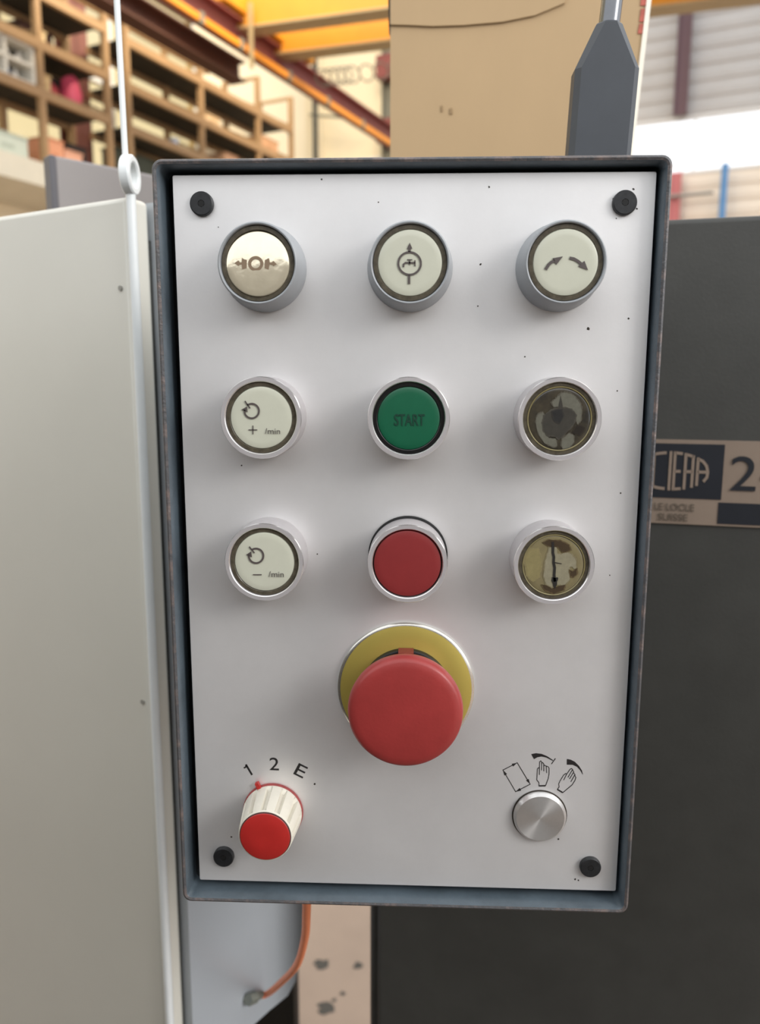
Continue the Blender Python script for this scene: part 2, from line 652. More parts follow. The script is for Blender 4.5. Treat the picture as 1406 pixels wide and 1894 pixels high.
M_darkcol = mat('brown_red_column', (120, 74, 64), 0.6, 0, 0.1, 2)
mb = MB()
ibeam(mb, hall(9.90, D - 1.0, FZ), hall(9.90, D - 1.0, 6.2), HR, .24, .44)
tag(mb.build('steel_column', M_darkcol), 'brown red steel column standing behind the storage rack shelves', 'column')


def carton(u0, u1, z0, h, dep, col, label, name='cardboard_box', group=None, d0=-.06, cat='box'):
    t = thing(name, hall((u0 + u1) / 2, D + d0 - dep / 2, z0), label, cat, group)
    mm = mat(name + '_paint', col, .8, 0, .06, 4)
    m2 = mat(name + '_lid', tuple(max(0, c - 22) for c in col), .8, 0, .06, 4)
    MB().obox(hall((u0 + u1) / 2, D + d0 - dep / 2, z0 + h / 2 - .01), (HU, HR, UP), (u1 - u0, dep, h - .02)).build('body', mm, t, bevel=.008)
    MB().obox(hall((u0 + u1) / 2, D + d0 - dep / 2, z0 + h - .015), (HU, HR, UP), (u1 - u0 + .02, dep + .02, .03)).build('lid', m2, t, smooth=0)
    MB().obox(hall((u0 + u1) / 2, D + d0 + .002, z0 + h * .45), (HU, HR, UP), ((u1 - u0) * .3, .006, h * .16)).build('tape', m2, t, smooth=0)
    return t


zC, zB, zA = levels[0] + .06, levels[1] + .06, levels[2] + .06
zM = 1.61 * S
carton(8.39, 8.56, zC, .24, .3, (206, 178, 132), 'beige cardboard box on lower rack shelf beside first post')
carton(8.38, 8.52, zB, .17, .3, (214, 192, 150), 'small beige box on middle rack shelf beside first post')
carton(8.40, 8.72, zM, .42, .5, (226, 160, 124), 'salmon coloured box on the mezzanine under the rack')
carton(8.74, 9.06, zM, .34, .5, (232, 176, 146), 'paler salmon box next to the taller salmon box')
carton(7.45, 8.10, zM, .30, .6, (198, 206, 192), 'pale green crate at the edge of the mezzanine slab')
carton(12.55, 12.95, zC, .25, .5, (190, 150, 120), 'brown box on the lower shelf of the far rack bay')
carton(13.05, 13.45, zC, .20, .5, (214, 176, 150), 'pinkish box on the lower shelf of the far bay')
carton(13.75, 14.35, zB, .26, .5, (206, 160, 120), 'tan bundle on middle shelf of the farthest bay')
carton(14.4, 14.68, zC, .2, .5, (150, 120, 90), 'dark brown box at the far end of the lower shelf')
carton(12.0, 12.4, zB, .16, .5, (220, 190, 150), 'flat beige box on middle shelf of the fourth bay')
carton(7.2, 7.9, zA, .30, .5, (190, 120, 60), 'orange brown crate on top rack shelf at left')

for k, (a_, b_, z_, h_, c_, lb) in enumerate(((8.42, 9.15, zC, .40, (74, 60, 56), 'dark brown crate at the back of the lower shelf behind the beige box'),
                                      (8.40, 8.95, zB, .36, (88, 62, 54), 'dark red brown crate at the back of the middle shelf'),
                                      (7.0, 8.2, zC, .50, (70, 66, 62), 'dark grey crate behind the white parts cabinet'),
                                      (10.1, 11.3, zM, .75, (74, 78, 66), 'dark green crate standing on the mezzanine under the second long bay'),
                                      (11.9, 13.4, zM, .80, (84, 78, 66), 'dark olive crate standing on the mezzanine farther back'),
                                      (9.12, 9.47, zM, .55, (66, 58, 54), 'dark brown crate right of the paler salmon box'))):
    carton(a_, b_, z_, h_, .30, c_, lb, 'storage_crate', None, -.385, 'crate')

# white parts cabinet with open pigeon holes
M_white = mat('white_enamel', (222, 218, 206), 0.5, 0, .03, 6)
pc = thing('parts_cabinet', hall(7.95, D - .2, zC), 'white open parts cabinet with small bottles on the lower shelf', 'cabinet')
for u_ in (7.36, 7.80, 8.24):
    MB().obox(hall(u_, D - .15, zC + .25), (HU, HR, UP), (.045, .28, .50)).build('upright', M_white, pc, smooth=0)
for z in (zC + .02, zC + .25, zC + .485):
    MB().obox(hall(7.80, D - .15, z), (HU, HR, UP), (.88, .28, .04)).build('shelf', M_white, pc, smooth=0)
MB().obox(hall(7.80, D - .285, zC + .25), (HU, HR, UP), (.88, .01, .5)).build('back_panel', mat('cabinet_back_dark', (84, 80, 72), .8), pc, smooth=0)
M_bott = mat('white_bottle', (226, 222, 212), .5)
M_bott_b = mat('blue_bottle', (70, 110, 168), .5)
for k, (u_, z_, m_, lb) in enumerate(((7.90, zC + .27, M_bott, 'white bottle in the upper hole of the parts cabinet'),
                                     (8.09, zC + .27, M_bott, 'white bottle in the upper right hole of the cabinet'),
                                     (7.89, zC + .04, M_bott_b, 'blue bottle in the lower hole of the parts cabinet'),
                                     (8.02, zC + .04, M_bott, 'white bottle beside the blue bottle in the cabinet'))):
    b_ = thing('bottle', hall(u_, D - .12, z_), lb, 'bottle', 'bottles in the parts cabinet')
    MB().tube([hall(u_, D - .12, z_), hall(u_, D - .12, z_ + .09)], .035, 10).build('body', m_, b_)
    MB().tube([hall(u_, D - .12, z_ + .09), hall(u_, D - .12, z_ + .125)], .016, 8).build('neck', m_, b_)


def sack(name, c, dims, m, label, cat='sack', seed=1, parent=None):
    bm = bmesh.new()
    bmesh.ops.create_icosphere(bm, subdivisions=4, radius=1.0)
    for v in bm.verts:
        p = v.co.copy()
        k = 1 + .20 * noise.noise(p * 1.6 + Vector((seed, 0, 0))) + .09 * noise.noise(p * 4 + Vector((0, seed, 0)))
        v.co = Vector((p.x * k * dims[0], p.y * k * dims[1], max(-.62, p.z * k) * dims[2]))
    me = bpy.data.meshes.new(name)
    bm.to_mesh(me)
    bm.free()
    me.materials.append(m)
    me.shade_smooth()
    o = bpy.data.objects.new(name, me)
    COL.objects.link(o)
    o.location = c
    o.rotation_euler = (0, 0, -TH)
    return tag(o, label, cat)


M_pink = mat('pink_plastic', (214, 84, 108), .5, 0, .1, 8)
M_redbag = mat('crimson_cloth', (160, 52, 62), .7, 0, .1, 8)
sack('sack', hall(9.05, D - .2, zC + .16), (.15, .15, .26), M_pink, 'pink plastic sack on the lower rack shelf', seed=3)
sack('sack', hall(8.72, D - .25, zC + .10), (.10, .14, .16), M_redbag, 'crimson sack behind the pink sack on the shelf', seed=9)
sack('sack', hall(7.6, D - .5, zM + .5), (.3, .2, .22), M_redbag, 'dark red bundle on top of the pale green crate', 'bundle', seed=5)
can = thing('paint_can', hall(11.35, D - .25, zC), 'small bluish white can on the lower rack shelf', 'can')
MB().tube([hall(11.35, D - .25, zC), hall(11.35, D - .25, zC + .17)], .08, 20).build('body', mat('can_blue_white', (196, 204, 220), .4), can)
MB().tube([hall(11.35, D - .25, zC + .17), hall(11.35, D - .25, zC + .185)], .084, 20).build('lid', M_winframe, can)

# crane runway: dark red beam, orange conductor rail, pale pipe, deep brown beam behind
M_orange = mat('orange_conductor_rail', (236, 150, 40), .45, 0, .05, 3)
M_browngirder = mat('brown_girder', (92, 58, 46), .65, 0, .12, 2)
M_palepipe = mat('pale_pipe', (246, 224, 178), .5)
run = thing('crane_runway', hall(12, -7.5, 4.6), 'dark red crane runway beam with an orange conductor rail', 'crane rail')
mb = MB()
ibeam(mb, hall(6.0, -7.5, 5.20), hall(18.4, -7.5, 5.20), UP, .34, .26)
mb.build('beam', M_redsteel, run)
MB().obox(hall(12.2, -7.5, 5.385), (HU, HR, UP), (12.4, .06, .05)).build('rail', M_greysteel, run, smooth=0)
MB().obox(hall(12.2, -7.28, 4.93), (HU, HR, UP), (12.4, .05, .085)).build('conductor_rail', M_orange, run, smooth=0)
for u_ in (8.2, 9.6, 10.55, 11.9, 13.2, 14.6, 16.0):
    MB().obox(hall(u_, -7.29, 4.94), (HU, HR, UP), (.09, .09, .15)).build('clamp', M_greysteel, run, smooth=0)
mb = MB()
ibeam(mb, hall(5.0, -8.2, 5.08), hall(11.8, -8.2, 5.08), UP, .32, .3)
tag(mb.build('brown_girder', M_browngirder), 'deep brown girder beside the crane runway above the racks', 'girder')

# yellow overhead crane
M_yellow = mat('crane_yellow', (206, 142, 36), .5, 0, .06, 2)
M_flange = mat('crane_flange_grey', (170, 150, 112), .6, 0, .06, 2)
CD = (HR + HU * 0.154).normalized()
CN = UP.cross(CD).normalized()
crane = thing('bridge_crane', hall(12, -6, 5.2), 'yellow double girder bridge crane spanning the hall overhead', 'crane')
for du, hgt in ((11.06 + .15, .75), (12.1 + .15, .62)):
    a = hall(du, -5.6, 5.26) - CD * 2.0
    b = hall(du, -5.6, 5.26) + CD * 13
    MB().obox((a + b) / 2 + UP * (hgt / 2 + .03), (CD, CN, UP), (15, .28, hgt)).build('girder', M_yellow, crane, smooth=0)
    MB().obox((a + b) / 2 + UP * .015, (CD, CN, UP), (15, .34, .03)).build('flange', M_flange, crane, smooth=0)
MB().obox(hall(11.55, -7.5, 5.62), (HU, HR, UP), (2.6, .34, .36)).build('end_carriage', M_yellow, crane, smooth=0, bevel=.03)
for u_ in (10.5, 12.6):
    c = hall(u_, -7.5, 5.52)
    MB().tube([c - HR * .06, c + HR * .06], .11, 20).build('wheel', M_darkpole, crane)
MB().obox(hall(10.7, -7.2, 5.1), (HU, HR, UP), (.05, .05, .9)).build('collector_arm', M_flange, crane, smooth=0)
M_cable_grey = mat('grey_festoon_cable', (120, 116, 104), .6)
fest = thing('festoon_cable', hall(12.4, -6.6, 5.0), 'row of grey festoon cable loops hanging under the yellow crane', 'cable')
for k in range(10):
    c = hall(12.55, -7.0, 5.1) + CD * (.13 * k if k < 5 else .13 * k + .12 * (k - 4))
    MB().ring(c - UP * .02, CD * .8 + CN * .6, UP, .13, .013, 24, 6).build('loop', M_cable_grey, fest)

# ------------------------------------------------------------------ dark machine on the right, with its nameplate
MA = math.radians(13)
MX = Vector((math.cos(MA), -math.sin(MA), 0))      # along the front, to the right
MN = Vector((-math.sin(MA), -math.cos(MA), 0))     # out of the front
MP = Vector((0.1429, 0.16, 0))
M_dark = mat('dark_grey_machine_paint', (62, 62, 59), 0.5, 0, 0.12, 30, 0.1, 500)


def mpx(px, py):
    return at_plane(px, py, MN, MP)


def mloc(s, z, d=0.0):
    return MP + MX * s + UP * z + MN * d


s_left = (mpx(697, 1790) - MP).dot(MX)
s_lip = (mpx(668, 1790) - MP).dot(MX)
z_top = mpx(1300, 402).z
mach = thing('machine_housing', mloc(.3, FLOOR, -.3), 'dark grey painted machine housing behind the control box', 'machine')
mb = MB()
mb.obox(mloc((s_lip + .9) / 2, (FLOOR + z_top) / 2, -.33), (MX, MN, UP), (.9 - s_lip, .62, z_top - FLOOR))
mb.build('body', M_dark, mach, bevel=.004)
mb = MB()
mb.obox(mloc((s_left + .88) / 2, (FLOOR + .05 + z_top) / 2, -.012), (MX, MN, UP), (.88 - s_left, .024, z_top - FLOOR - .05))
mb.build('front_cover', M_dark, mach, bevel=.003)
M_sign_beige = mat('aged_beige_sign', (136, 120, 106), .5, 0, .06, 60)
M_sign_dark = mat('navy_black_sign', (30, 33, 40), .45, 0, .1, 60)
o_ = mpx(1228, 870)
KX = (mpx(1328, 870) - o_).length / 100
KZ = (mpx(1228, 820) - mpx(1228, 920)).length / 100
SO = (o_ - MP).dot(MX)
SZ = o_.z


def sg(p):
    """sign coordinates in photo-sized units from its reference point, on the machine front"""
    return mloc(SO + (p[0] - 1228) * KX, SZ - (p[1] - 870) * KZ, .0016)


def sg_rect(name, x0, x1, y0, y1, m, parent, d0, d1):
    a = sg((x0, y0))
    b = sg((x1, y1))
    pts = [sg((x0, y0)), sg((x1, y0)), sg((x1, y1)), sg((x0, y1))]
    pts = [q + MN * (d0 - .0016) for q in pts]
    return MB().prism(pts, MN * (d1 - d0)).build(name, m, parent, smooth=0)


plate = sg_rect('nameplate', 1128, 1560, 813, 968, M_sign_beige, mach, 0.0, .0012)
tag(plate, 'beige and black maker nameplate')
sg_rect('logo_field', 1134, 1337, 820, 920, M_sign_dark, plate, .0012, .0015)
sg_rect('dark_field', 1333, 1560, 925, 964, M_sign_dark, plate, .0012, .0015)
lg = MB()
offn = MN * .0002
ex, ey, ea, eb = 1240, 870, 72, 36


def etop(x):
    return ey - eb * math.sqrt(max(0, 1 - ((x - ex) / ea) ** 2))


def ebot(x):
    return ey + eb * math.sqrt(max(0, 1 - ((x - ex) / ea) ** 2))


LW = 5.2
cv = lambda p: sg(p)


def vstem(x, y0=None, y1=None):
    stroke(lg, [(x, etop(x) if y0 is None else y0), (x, ebot(x) if y1 is None else y1)], LW, cv, offn)


def hbar(x0, x1, fy):
    n = 6
    stroke(lg, [(x0 + (x1 - x0) * i / n, fy(x0 + (x1 - x0) * i / n)) for i in range(n + 1)], LW, cv, offn)


tb = lambda x: etop(x) + 2.6
bb = lambda x: ebot(x) - 2.6
mid = lambda x: 870.5
# A
hbar(1174, 1198, tb); hbar(1174, 1198, mid); vstem(1198); stroke(lg, [(1174, tb(1174)), (1171, 870), (1175, 884)], LW, cv, offn)
# C
vstem(1208); hbar(1208, 1231, tb); hbar(1208, 1231, bb)
# I
vstem(1239)
# E
vstem(1247); hbar(1247, 1261, tb); hbar(1247, 1259, mid); hbar(1247, 1261, bb)
# R
vstem(1267); hbar(1267, 1281, tb); hbar(1267, 1281, mid); vstem(1281)
# A
vstem(1290); hbar(1290, 1307, mid)
stroke(lg, [(1290, tb(1290)), (1299, 851), (1306, 859), (1309, 870), (1308, 880), (1302, 888)], LW, cv, offn)
lg.build('logo', M_sign_beige, plate, smooth=0)
M_sign_grey = mat('worn_sign_print', (92, 82, 70), .6)
text_mb('LE LOCLE', sg((1214, 943)), MX, UP, 13 * KZ, 75 * KX, MN * .0002).build('lettering', M_sign_grey, plate, smooth=0)
text_mb('SUISSE', sg((1222, 962)), MX, UP, 13 * KZ, 56 * KX, MN * .0002).build('lettering', M_sign_grey, plate, smooth=0)
text_mb('2', sg((1351, 902)), MX, UP, 62 * KZ, 46 * KX, MN * .0002, bold=.0).build('numeral', M_sign_dark, plate, smooth=0)
text_mb('4', sg((1405, 902)), MX, UP, 62 * KZ, 46 * KX, MN * .0002, bold=.0).build('numeral', M_sign_dark, plate, smooth=0)

# things lying on top of the machine
M_teal = mat('teal_tray_paint', (92, 156, 172), .5)
tray_c = mloc(.16, z_top, -.46)
tray = thing('tray', tray_c, 'teal tray edge lying on top of the dark machine', 'tray')
MB().obox(tray_c + UP * .004, (MX, MN, UP), (.24, .16, .008)).build('base', M_teal, tray, smooth=0)
for a_, dx, dy in ((MX, .12, 0), (MX, -.12, 0)):
    MB().obox(tray_c + MX * dx + UP * .012, (MX, MN, UP), (.006, .16, .024)).build('rim', M_teal, tray, smooth=0)
for dy in (-.08, .08):
    MB().obox(tray_c + MN * dy + UP * .012, (MX, MN, UP), (.24, .006, .024)).build('rim', M_teal, tray, smooth=0)
M_rag = mat('off_white_rag', (214, 208, 200), .85, 0, .06, 30, .4, 80)
M_rag2 = mat('grey_rag', (178, 168, 156), .85, 0, .1, 30, .4, 80)


def rag(c, dims, m, label, seed):
    o = sack('cleaning_rag', c, dims, m, label, 'rag', seed)
    return o


rag(mloc(.150, z_top + .006, -.20), (.022, .05, .011), M_rag2, 'small greyish crumpled rag on the machine top', 4)
rag(mloc(.232, z_top + .007, -.20), (.05, .06, .011), M_rag, 'off white crumpled cloth on the machine top', 8)

# cardboard panel box standing on the machine, behind the control box
M_card = mat('tan_cardboard', (178, 151, 114), .75, 0, .05, 9, .15, 40, stretch=(1, 1, .5))
M_cardlit = mat('daylit_card_side', (244, 236, 220), .7)
M_cardred = mat('red_print_on_card', (176, 92, 76), .7, 0, .3, 60)
BY = .235
tl, tr = at_y(722, -60, BY), at_y(1203, -60, BY)
bl, br_ = at_y(722, 300, BY), at_y(1160, 300, BY)
zb = z_top + .0005
# extend the edges down to the machine top and up to the box top
ztop = .40


def lerp_z(p, q, z):
    t = (z - p.z) / (q.z - p.z)
    return Vector((p.x + (q.x - p.x) * t, p.y, z))


tbox = thing('cardboard_box', Vector(((bl.x + br_.x) / 2, BY + .04, zb)), 'tall tan cardboard box standing on the dark machine', 'box')
L0, L1 = lerp_z(tl, bl, zb), lerp_z(tl, bl, ztop)
R0, R1 = lerp_z(tr, br_, zb), lerp_z(tr, br_, ztop)
MB().prism([L0, R0, R1, L1], (0, .09, 0)).build('body', M_card, tbox, smooth=0)
# strip painted white for the daylight on the slanting right side
MB().prism([R0 + Vector((0, -.001, 0)), R0 + Vector((.0028, -.001, 0)), R1 + Vector((.0028, -.001, 0)), R1 + Vector((0, -.001, 0))], (0, .091, 0)).build('lit_side_strip', M_cardlit, tbox, smooth=0)
# folded flap with a wavy lower edge
fp = []
for px, py in ((1060, -60), (1045, 5), (990, 28), (930, 40), (860, 46), (800, 48), (760, 46), (722, 45), (722, -60)):
    fp.append(at_y(px, py, BY - .0016))
MB().prism(fp, (0, .0014, 0)).build('flap', M_card, tbox, smooth=0)
fp = [at_y(px, py, BY - .0004) for px, py in ((717, -60), (722, -60), (722, 58), (719, 50))]  # dark strip painted as the shadow beside the flap
MB().prism(fp, (0, .01, 0)).build('flap_edge', mat('flap_shadow_dark', (58, 50, 44), .8), tbox, smooth=0)
for (x0, x1, y0, y1) in ((1188, 1199, -20, 10), (1186, 1196, 16, 40), (1183, 1193, 44, 62)):
    MB().prism([at_y(x0, y0, BY - .0006), at_y(x1, y0, BY - .0006), at_y(x1 - 3, y1, BY - .0006), at_y(x0 - 3, y1, BY - .0006)], (0, .0005, 0)).build('print_mark', M_cardred, tbox, smooth=0)
for (x0, x1, y0, y1) in ((832, 837, 200, 211), (816, 819, 195, 206)):
    MB().prism([at_y(x0, y0, BY - .0006), at_y(x1, y0, BY - .0006), at_y(x1, y1, BY - .0006), at_y(x0, y1, BY - .0006)], (0, .0005, 0)).build('scuff', mat('card_scuff', (150, 124, 90), .8), tbox, smooth=0)

# ------------------------------------------------------------------ grey cabinet on the left
CA = math.radians(27)
CE = Vector((-math.cos(CA), math.sin(CA), 0))     # along the door, to the left and away
CNn = Vector((-math.sin(CA), -math.cos(CA), 0))   # out of the door
CS = Vector((math.sin(CA), math.cos(CA), 0))      # along the side face, away
CSn = Vector((math.cos(CA), -math.sin(CA), 0))    # out of the side face
cor = at_y(250, 700, .14)
cor.z = 0
ZT = at_y(245, 362, .14).z
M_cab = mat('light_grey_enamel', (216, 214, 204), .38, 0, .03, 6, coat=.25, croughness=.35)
M_cab_side = mat('daylight_tinted_enamel', (174, 180, 186), .4, 0, .04, 8, coat=.2, croughness=.3)  # bluish tint of the daylight put into the side colour
M_rod = mat('white_enamel_rod', (228, 232, 232), .35, 0, .03, 30)
M_seal = mat('dark_door_gap', (58, 60, 58), .8)
cab = thing('electrical_cabinet', cor + CE * .3 + CS * .1 + UP * -.5, 'light grey enamel cabinet with door left of the control box', 'cabinet')
zlow = -.62
mb = MB()
mb.obox(cor + CE * .33 + CNn * -.008 + UP * ((ZT + zlow) / 2), (CE, CNn, UP), (.66, .016, ZT - zlow))
mb.build('door', M_cab, cab, bevel=.003)
# side of the cabinet, set back behind the door: lower edge rises away, rounded far corner
sc = cor + CSn * .0045 + CNn * -.0185


def cpx(px, py):
    return at_plane(px, py, CSn, sc)


side = [cpx(565, 1500), cpx(562, 1690), cpx(556, 1760), cpx(547, 1815), cpx(532, 1842), cpx(500, 1868), cpx(470, 1895), cpx(405, 1955)]
zs = side[-1].z
p_top_far = Vector((side[0].x, side[0].y, ZT))
near = Vector((sc.x, sc.y, 0))
outl = [near + UP * ZT, p_top_far] + side + [near + UP * zs]
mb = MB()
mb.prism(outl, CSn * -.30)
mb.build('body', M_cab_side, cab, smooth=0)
mb = MB()
mb.obox(cor + CNn * -.0175 + CSn * -.152 + UP * ((ZT + zlow) / 2 - .01), (CSn, CNn, UP), (.30, .004, ZT - zlow - .02))
mb.build('door_seal', M_seal, cab, smooth=0)
# hinge rod with an eye at its head
rp_ = cor + CNn * .001 + CSn * .0042
mb = MB()
mb.tube([rp_ + UP * zlow, rp_ + UP * (ZT + .001)], .0026, 16)
rod = mb.build('hinge_rod', M_rod, cab)
ec = at_y(240, 324, rp_.y)
mb = MB()
axh = (CSn * .75 + CNn * -.66).normalized()
nr = 40
vs = []
fs = []
for i in range(nr):
    a = 2 * math.pi * i / nr
    d = Vector((0, math.cos(a) * .0100, math.sin(a) * .0100))
    for (k, hw) in ((1.0, .0020), (.92, .0028), (.68, .0028), (.60, .0020), (.60, -.0020), (.68, -.0028), (.92, -.0028), (1.0, -.0020)):
        vs.append(ec + d * k + Vector((hw, 0, 0)))
for i in range(nr):
    for j in range(8):
        fs.append((i * 8 + j, ((i + 1) % nr) * 8 + j, ((i + 1) % nr) * 8 + (j + 1) % 8, i * 8 + (j + 1) % 8))
mb.add(vs, fs)
mb.build('rod_eye', M_rod, rod)
for (px, py, s_) in ((223, 533, .0014), (264, 1298, .0014)):
    q = at_plane(px, py, CNn, cor + CNn * .0002)
    mb = MB()
    mb.tube([q - CNn * .001, q + CNn * .0006], s_, 12)
    mb.build('rivet', mat('grey_rivet', (150, 148, 140), .5), cab)
# pale cable running up from the rod eye
mb = MB()
q0 = at_y(232, 296, rp_.y)
q1 = q0 + (at_y(213, -60, rp_.y) - q0) * 14
mb.tube([q0 + (q1 - q0) * (i / 8) for i in range(9)], .0016, 10)
tag(mb.build('white_cord', M_rod), 'thin white cord running straight up from the rod eye', 'cord')

# grey cover standing on the cabinet
M_cover = mat('warm_grey_cover', (142, 136, 134), .5, 0, .03, 10)
q = at_y(96, 288, .42)
zc0 = ZT + .0005
gc = thing('grey_cover', Vector((q.x, q.y, zc0)), 'grey flat metal cover standing on the cabinet behind the door', 'cover')
dirc = HU * .93 + HR * .36
dirc.normalize()
sdc = UP.cross(dirc)
hgt = q.z - zc0
MB().obox(q + dirc * .21 - UP * (hgt / 2), (dirc, sdc, UP), (.42, .008, hgt)).build('panel', M_cover, gc, bevel=.003)
MB().obox(q - dirc * .001 + sdc * .003 - UP * (hgt / 2), (dirc, sdc, UP), (.006, .016, hgt)).build('edge_flange', mat('dark_cover_edge', (88, 86, 90), .5), gc, bevel=.002)
mb = MB()
qq = q - dirc * .004 - UP * (hgt * .55) + sdc * .002
mb.tube([qq, qq - dirc * .003], .0022, 10)
mb.build('screw', M_silver, gc)
# cabinet top continues under that cover
mb = MB()
mb.obox(cor + CE * .32 + CS * .30 + UP * (ZT - .006), (CE, CS, UP), (.62, .52, .010))
mb.build('top_panel', M_cab, cab, smooth=0)
# dark plinth under the cabinet
M_plinth = mat('dark_plinth', (58, 58, 56), .7, 0, .1, 10)
pe = at_y(545, 1894, .60)
mb = MB()
mb.box((pe.x - .5, .60, FLOOR), (pe.x, .64, -.50))
mb.build('plinth', M_plinth, cab, smooth=0)

# orange cable and its connector
M_orangecable = mat('orange_cable_sheath', (255, 150, 104), .45, 0, .06, 60)
M_conn = mat('grey_connector', (120, 124, 116), .5, 0, .1, 80)
pe_ = cpx(462, 1838)
ctrl = [at_y(568, 1640, .050), at_y(567, 1690, .070), at_y(564, 1735, .095), at_y(549, 1785, .125), at_y(520, 1817, pe_.y - .03), cpx(482, 1833) + CSn * .006, cpx(470, 1837) + CSn * .004]
path = []
for i in range(len(ctrl) - 1):
    a = ctrl[max(0, i - 1)]
    b = ctrl[i]
    c = ctrl[i + 1]
    d = ctrl[min(len(ctrl) - 1, i + 2)]
    for k in range(8):
        t = k / 8
        path.append(.5 * ((2 * b) + (c - a) * t + (2 * a - 5 * b + 4 * c - d) * t * t + (3 * b - a - 3 * c + d) * t ** 3))
path.append(ctrl[-1])
oc = thing('orange_cable', ctrl[3], 'orange cable curving from under the control box to the cabinet', 'cable')
MB().tube(path, .0022, 14).build('sheath', M_orangecable, oc)
mb = MB()
cdir = (cpx(450, 1845) - cpx(478, 1834)).normalized()
mb.tube([cpx(476, 1835) + CSn * .004, cpx(466, 1839) + CSn * .004, cpx(464, 1840) + CSn * .004, cpx(450, 1846) + CSn * .004], [.0026, .0030, .0042, .0042], 6)
mb.build('connector', M_conn, oc)

# ------------------------------------------------------------------ the control box
box = thing('control_pendant', (0, .04, -.1434), 'blue grey hanging control box with push buttons on a pale plate', 'control box')


def rrect(x0, x1, z0, z1, rad, y, n=5):
    pts = []
    for cx, cz, a0 in ((x1 - rad, z1 - rad, 0), (x0 + rad, z1 - rad, 90), (x0 + rad, z0 + rad, 180), (x1 - rad, z0 + rad, 270)):
        for i in range(n + 1):
            a = math.radians(a0 + 90 * i / n)
            pts.append(Vector((cx + rad * math.cos(a), y, cz + rad * math.sin(a))))
    return pts


X0, X1, Z0, Z1 = -90.7 * MM, 88.7 * MM, -143.5 * MM, 141.7 * MM
loops = [(0, .085, .0035, 0), (0, -.0048, .0035, 0), (.0003, -.0056, .0034, 1), (.0010, -.0060, .003, 1), (.0018, -.0056, .0022, 1),
         (.0022, -.0048, .002, 0), (.0024, .0070, .002, 0), (.0024, .0105, .002, 2)]
mb = MB()
vs = []
for ins, y, rad, _ in loops:
    vs += rrect(X0 + ins, X1 - ins, Z0 + ins, Z1 - ins, rad, y)
nl = 24
fs = []
mi = []
for k in range(len(loops) - 1):
    for i in range(nl):
        j = (i + 1) % nl
        fs.append((k * nl + i, k * nl + j, (k + 1) * nl + j, (k + 1) * nl + i))
        mi.append(loops[k + 1][3])
fs.append(tuple(range(nl)))
mi.append(0)
fs.append(tuple((len(loops) - 1) * nl + i for i in range(nl)))
mi.append(2)
mb.v = vs
mb.f = fs
mb.mi = mi
mb.box((-.0825, .0014, -.1352), (.0825, .0103, .1352), 2)
mb.build('housing', [M_paint, M_wear, M_groove], box, smooth=30)

fpl = MB()
PX, PZ = .0850, .1376
lp = [(0, .0014), (0, .0002), (.00018, 0)]
vs = []
for ins, y in lp:
    vs += rrect(-PX + ins, PX - ins, -PZ + ins, PZ - ins, .0006, y, 2)
nl = 12
fs = []
for k in range(2):
    for i in range(nl):
        j = (i + 1) % nl
        fs.append((k * nl + i, k * nl + j, (k + 1) * nl + j, (k + 1) * nl + i))
fs.append(tuple(range(nl)))
fs.append(tuple(2 * nl + i for i in range(nl)))
fpl.add(vs, fs)
face = fpl.build('face_plate', M_plate, box, smooth=30)

# screws
for px, py in ((372, 376), (1157, 374), (413, 1587), (1093, 1606)):
    c = at_y(px, py, -.0018)
    sx = round(c.x / .0742) * .0742
    s_ = MB().lathe(c.x, c.z, [(.0042, 0), (.0042, .0013), (.0041, .0016), (.0038, .0018), (.0012, .0018), (.0011, .0008)], 48).build('screw', M_screw, box, smooth=28)
    mb = MB()
    mb.lathe(c.x, c.z, [(.0012, .0012), (.0012, .00175)], 6)
    mb.build('hex_socket', M_socket, s_, smooth=0)


def zconv(ox, oy, k, y):
    """maps a point of an enlarged crop (origin ox, oy; k times) onto the panel at depth y"""
    def f(p):
        return at_y(ox + p[0] / k, oy + p[1] / k, y)
    return f


OFF = Vector((0, -.00006, 0))
GX = (-.0526, -.0003, .0524)
GZ = (.1054, .0527, .0003)
HL = .0131


def bezel(cx, cz, kind):
    mb = MB()
    if kind == 'grey':
        prof = [(.0152, 0), (.0152, .0012), (.0149, .0020), (.0139, .0132), (.0136, .0139), (.0133, .0141), (.0129, .0139), (.0127, .0125), (.0127, .0100)]
        mb.lathe(cx, cz, prof, 96, cap=False)
        return mb, [M_bezel_grey]
    prof = [(.0144, 0), (.0145, .0004), (.0145, .0136), (.01425, .0140), (.01295, .0140), (.0127, .0137), (.0126, .0100)]
    mb.lathe(cx, cz, prof, 96, cap=False, mi=[0, 0, 1, 0, 1, 0])
    return mb, [M_bezel_alu, M_bezel_edge]


def lens_disc(cx, cz, r, h, dome=.0003, tilt=0.0):
    """flat slightly domed cap with a rounded edge"""
    prof = [(r, h - .003), (r, h - .0004), (r - .0002, h - .0001), (r - .0006, h + .00005)]
    for i in range(1, 7):
        t = i / 6
        prof.append(((r - .0006) * (1 - t) + .00005 * t, h + .00005 + dome * (1 - (1 - t) ** 2)))
    mb = MB().lathe(cx, cz, prof, 72)
    if tilt:
        c = Vector((cx, -h, cz))
        R = Matrix.Rotation(tilt, 3, 'X')
        mb.v = [R @ (p - c) + c for p in mb.v]
    return mb


def ring_mb(cx, cz, r0, r1, h):
    return MB().lathe(cx, cz, [(r1, h - .003), (r1, h - .0002), (r1 - .0002, h), (r0 + .0002, h), (r0, h - .0002), (r0, h - .003)], 72, cap=False)


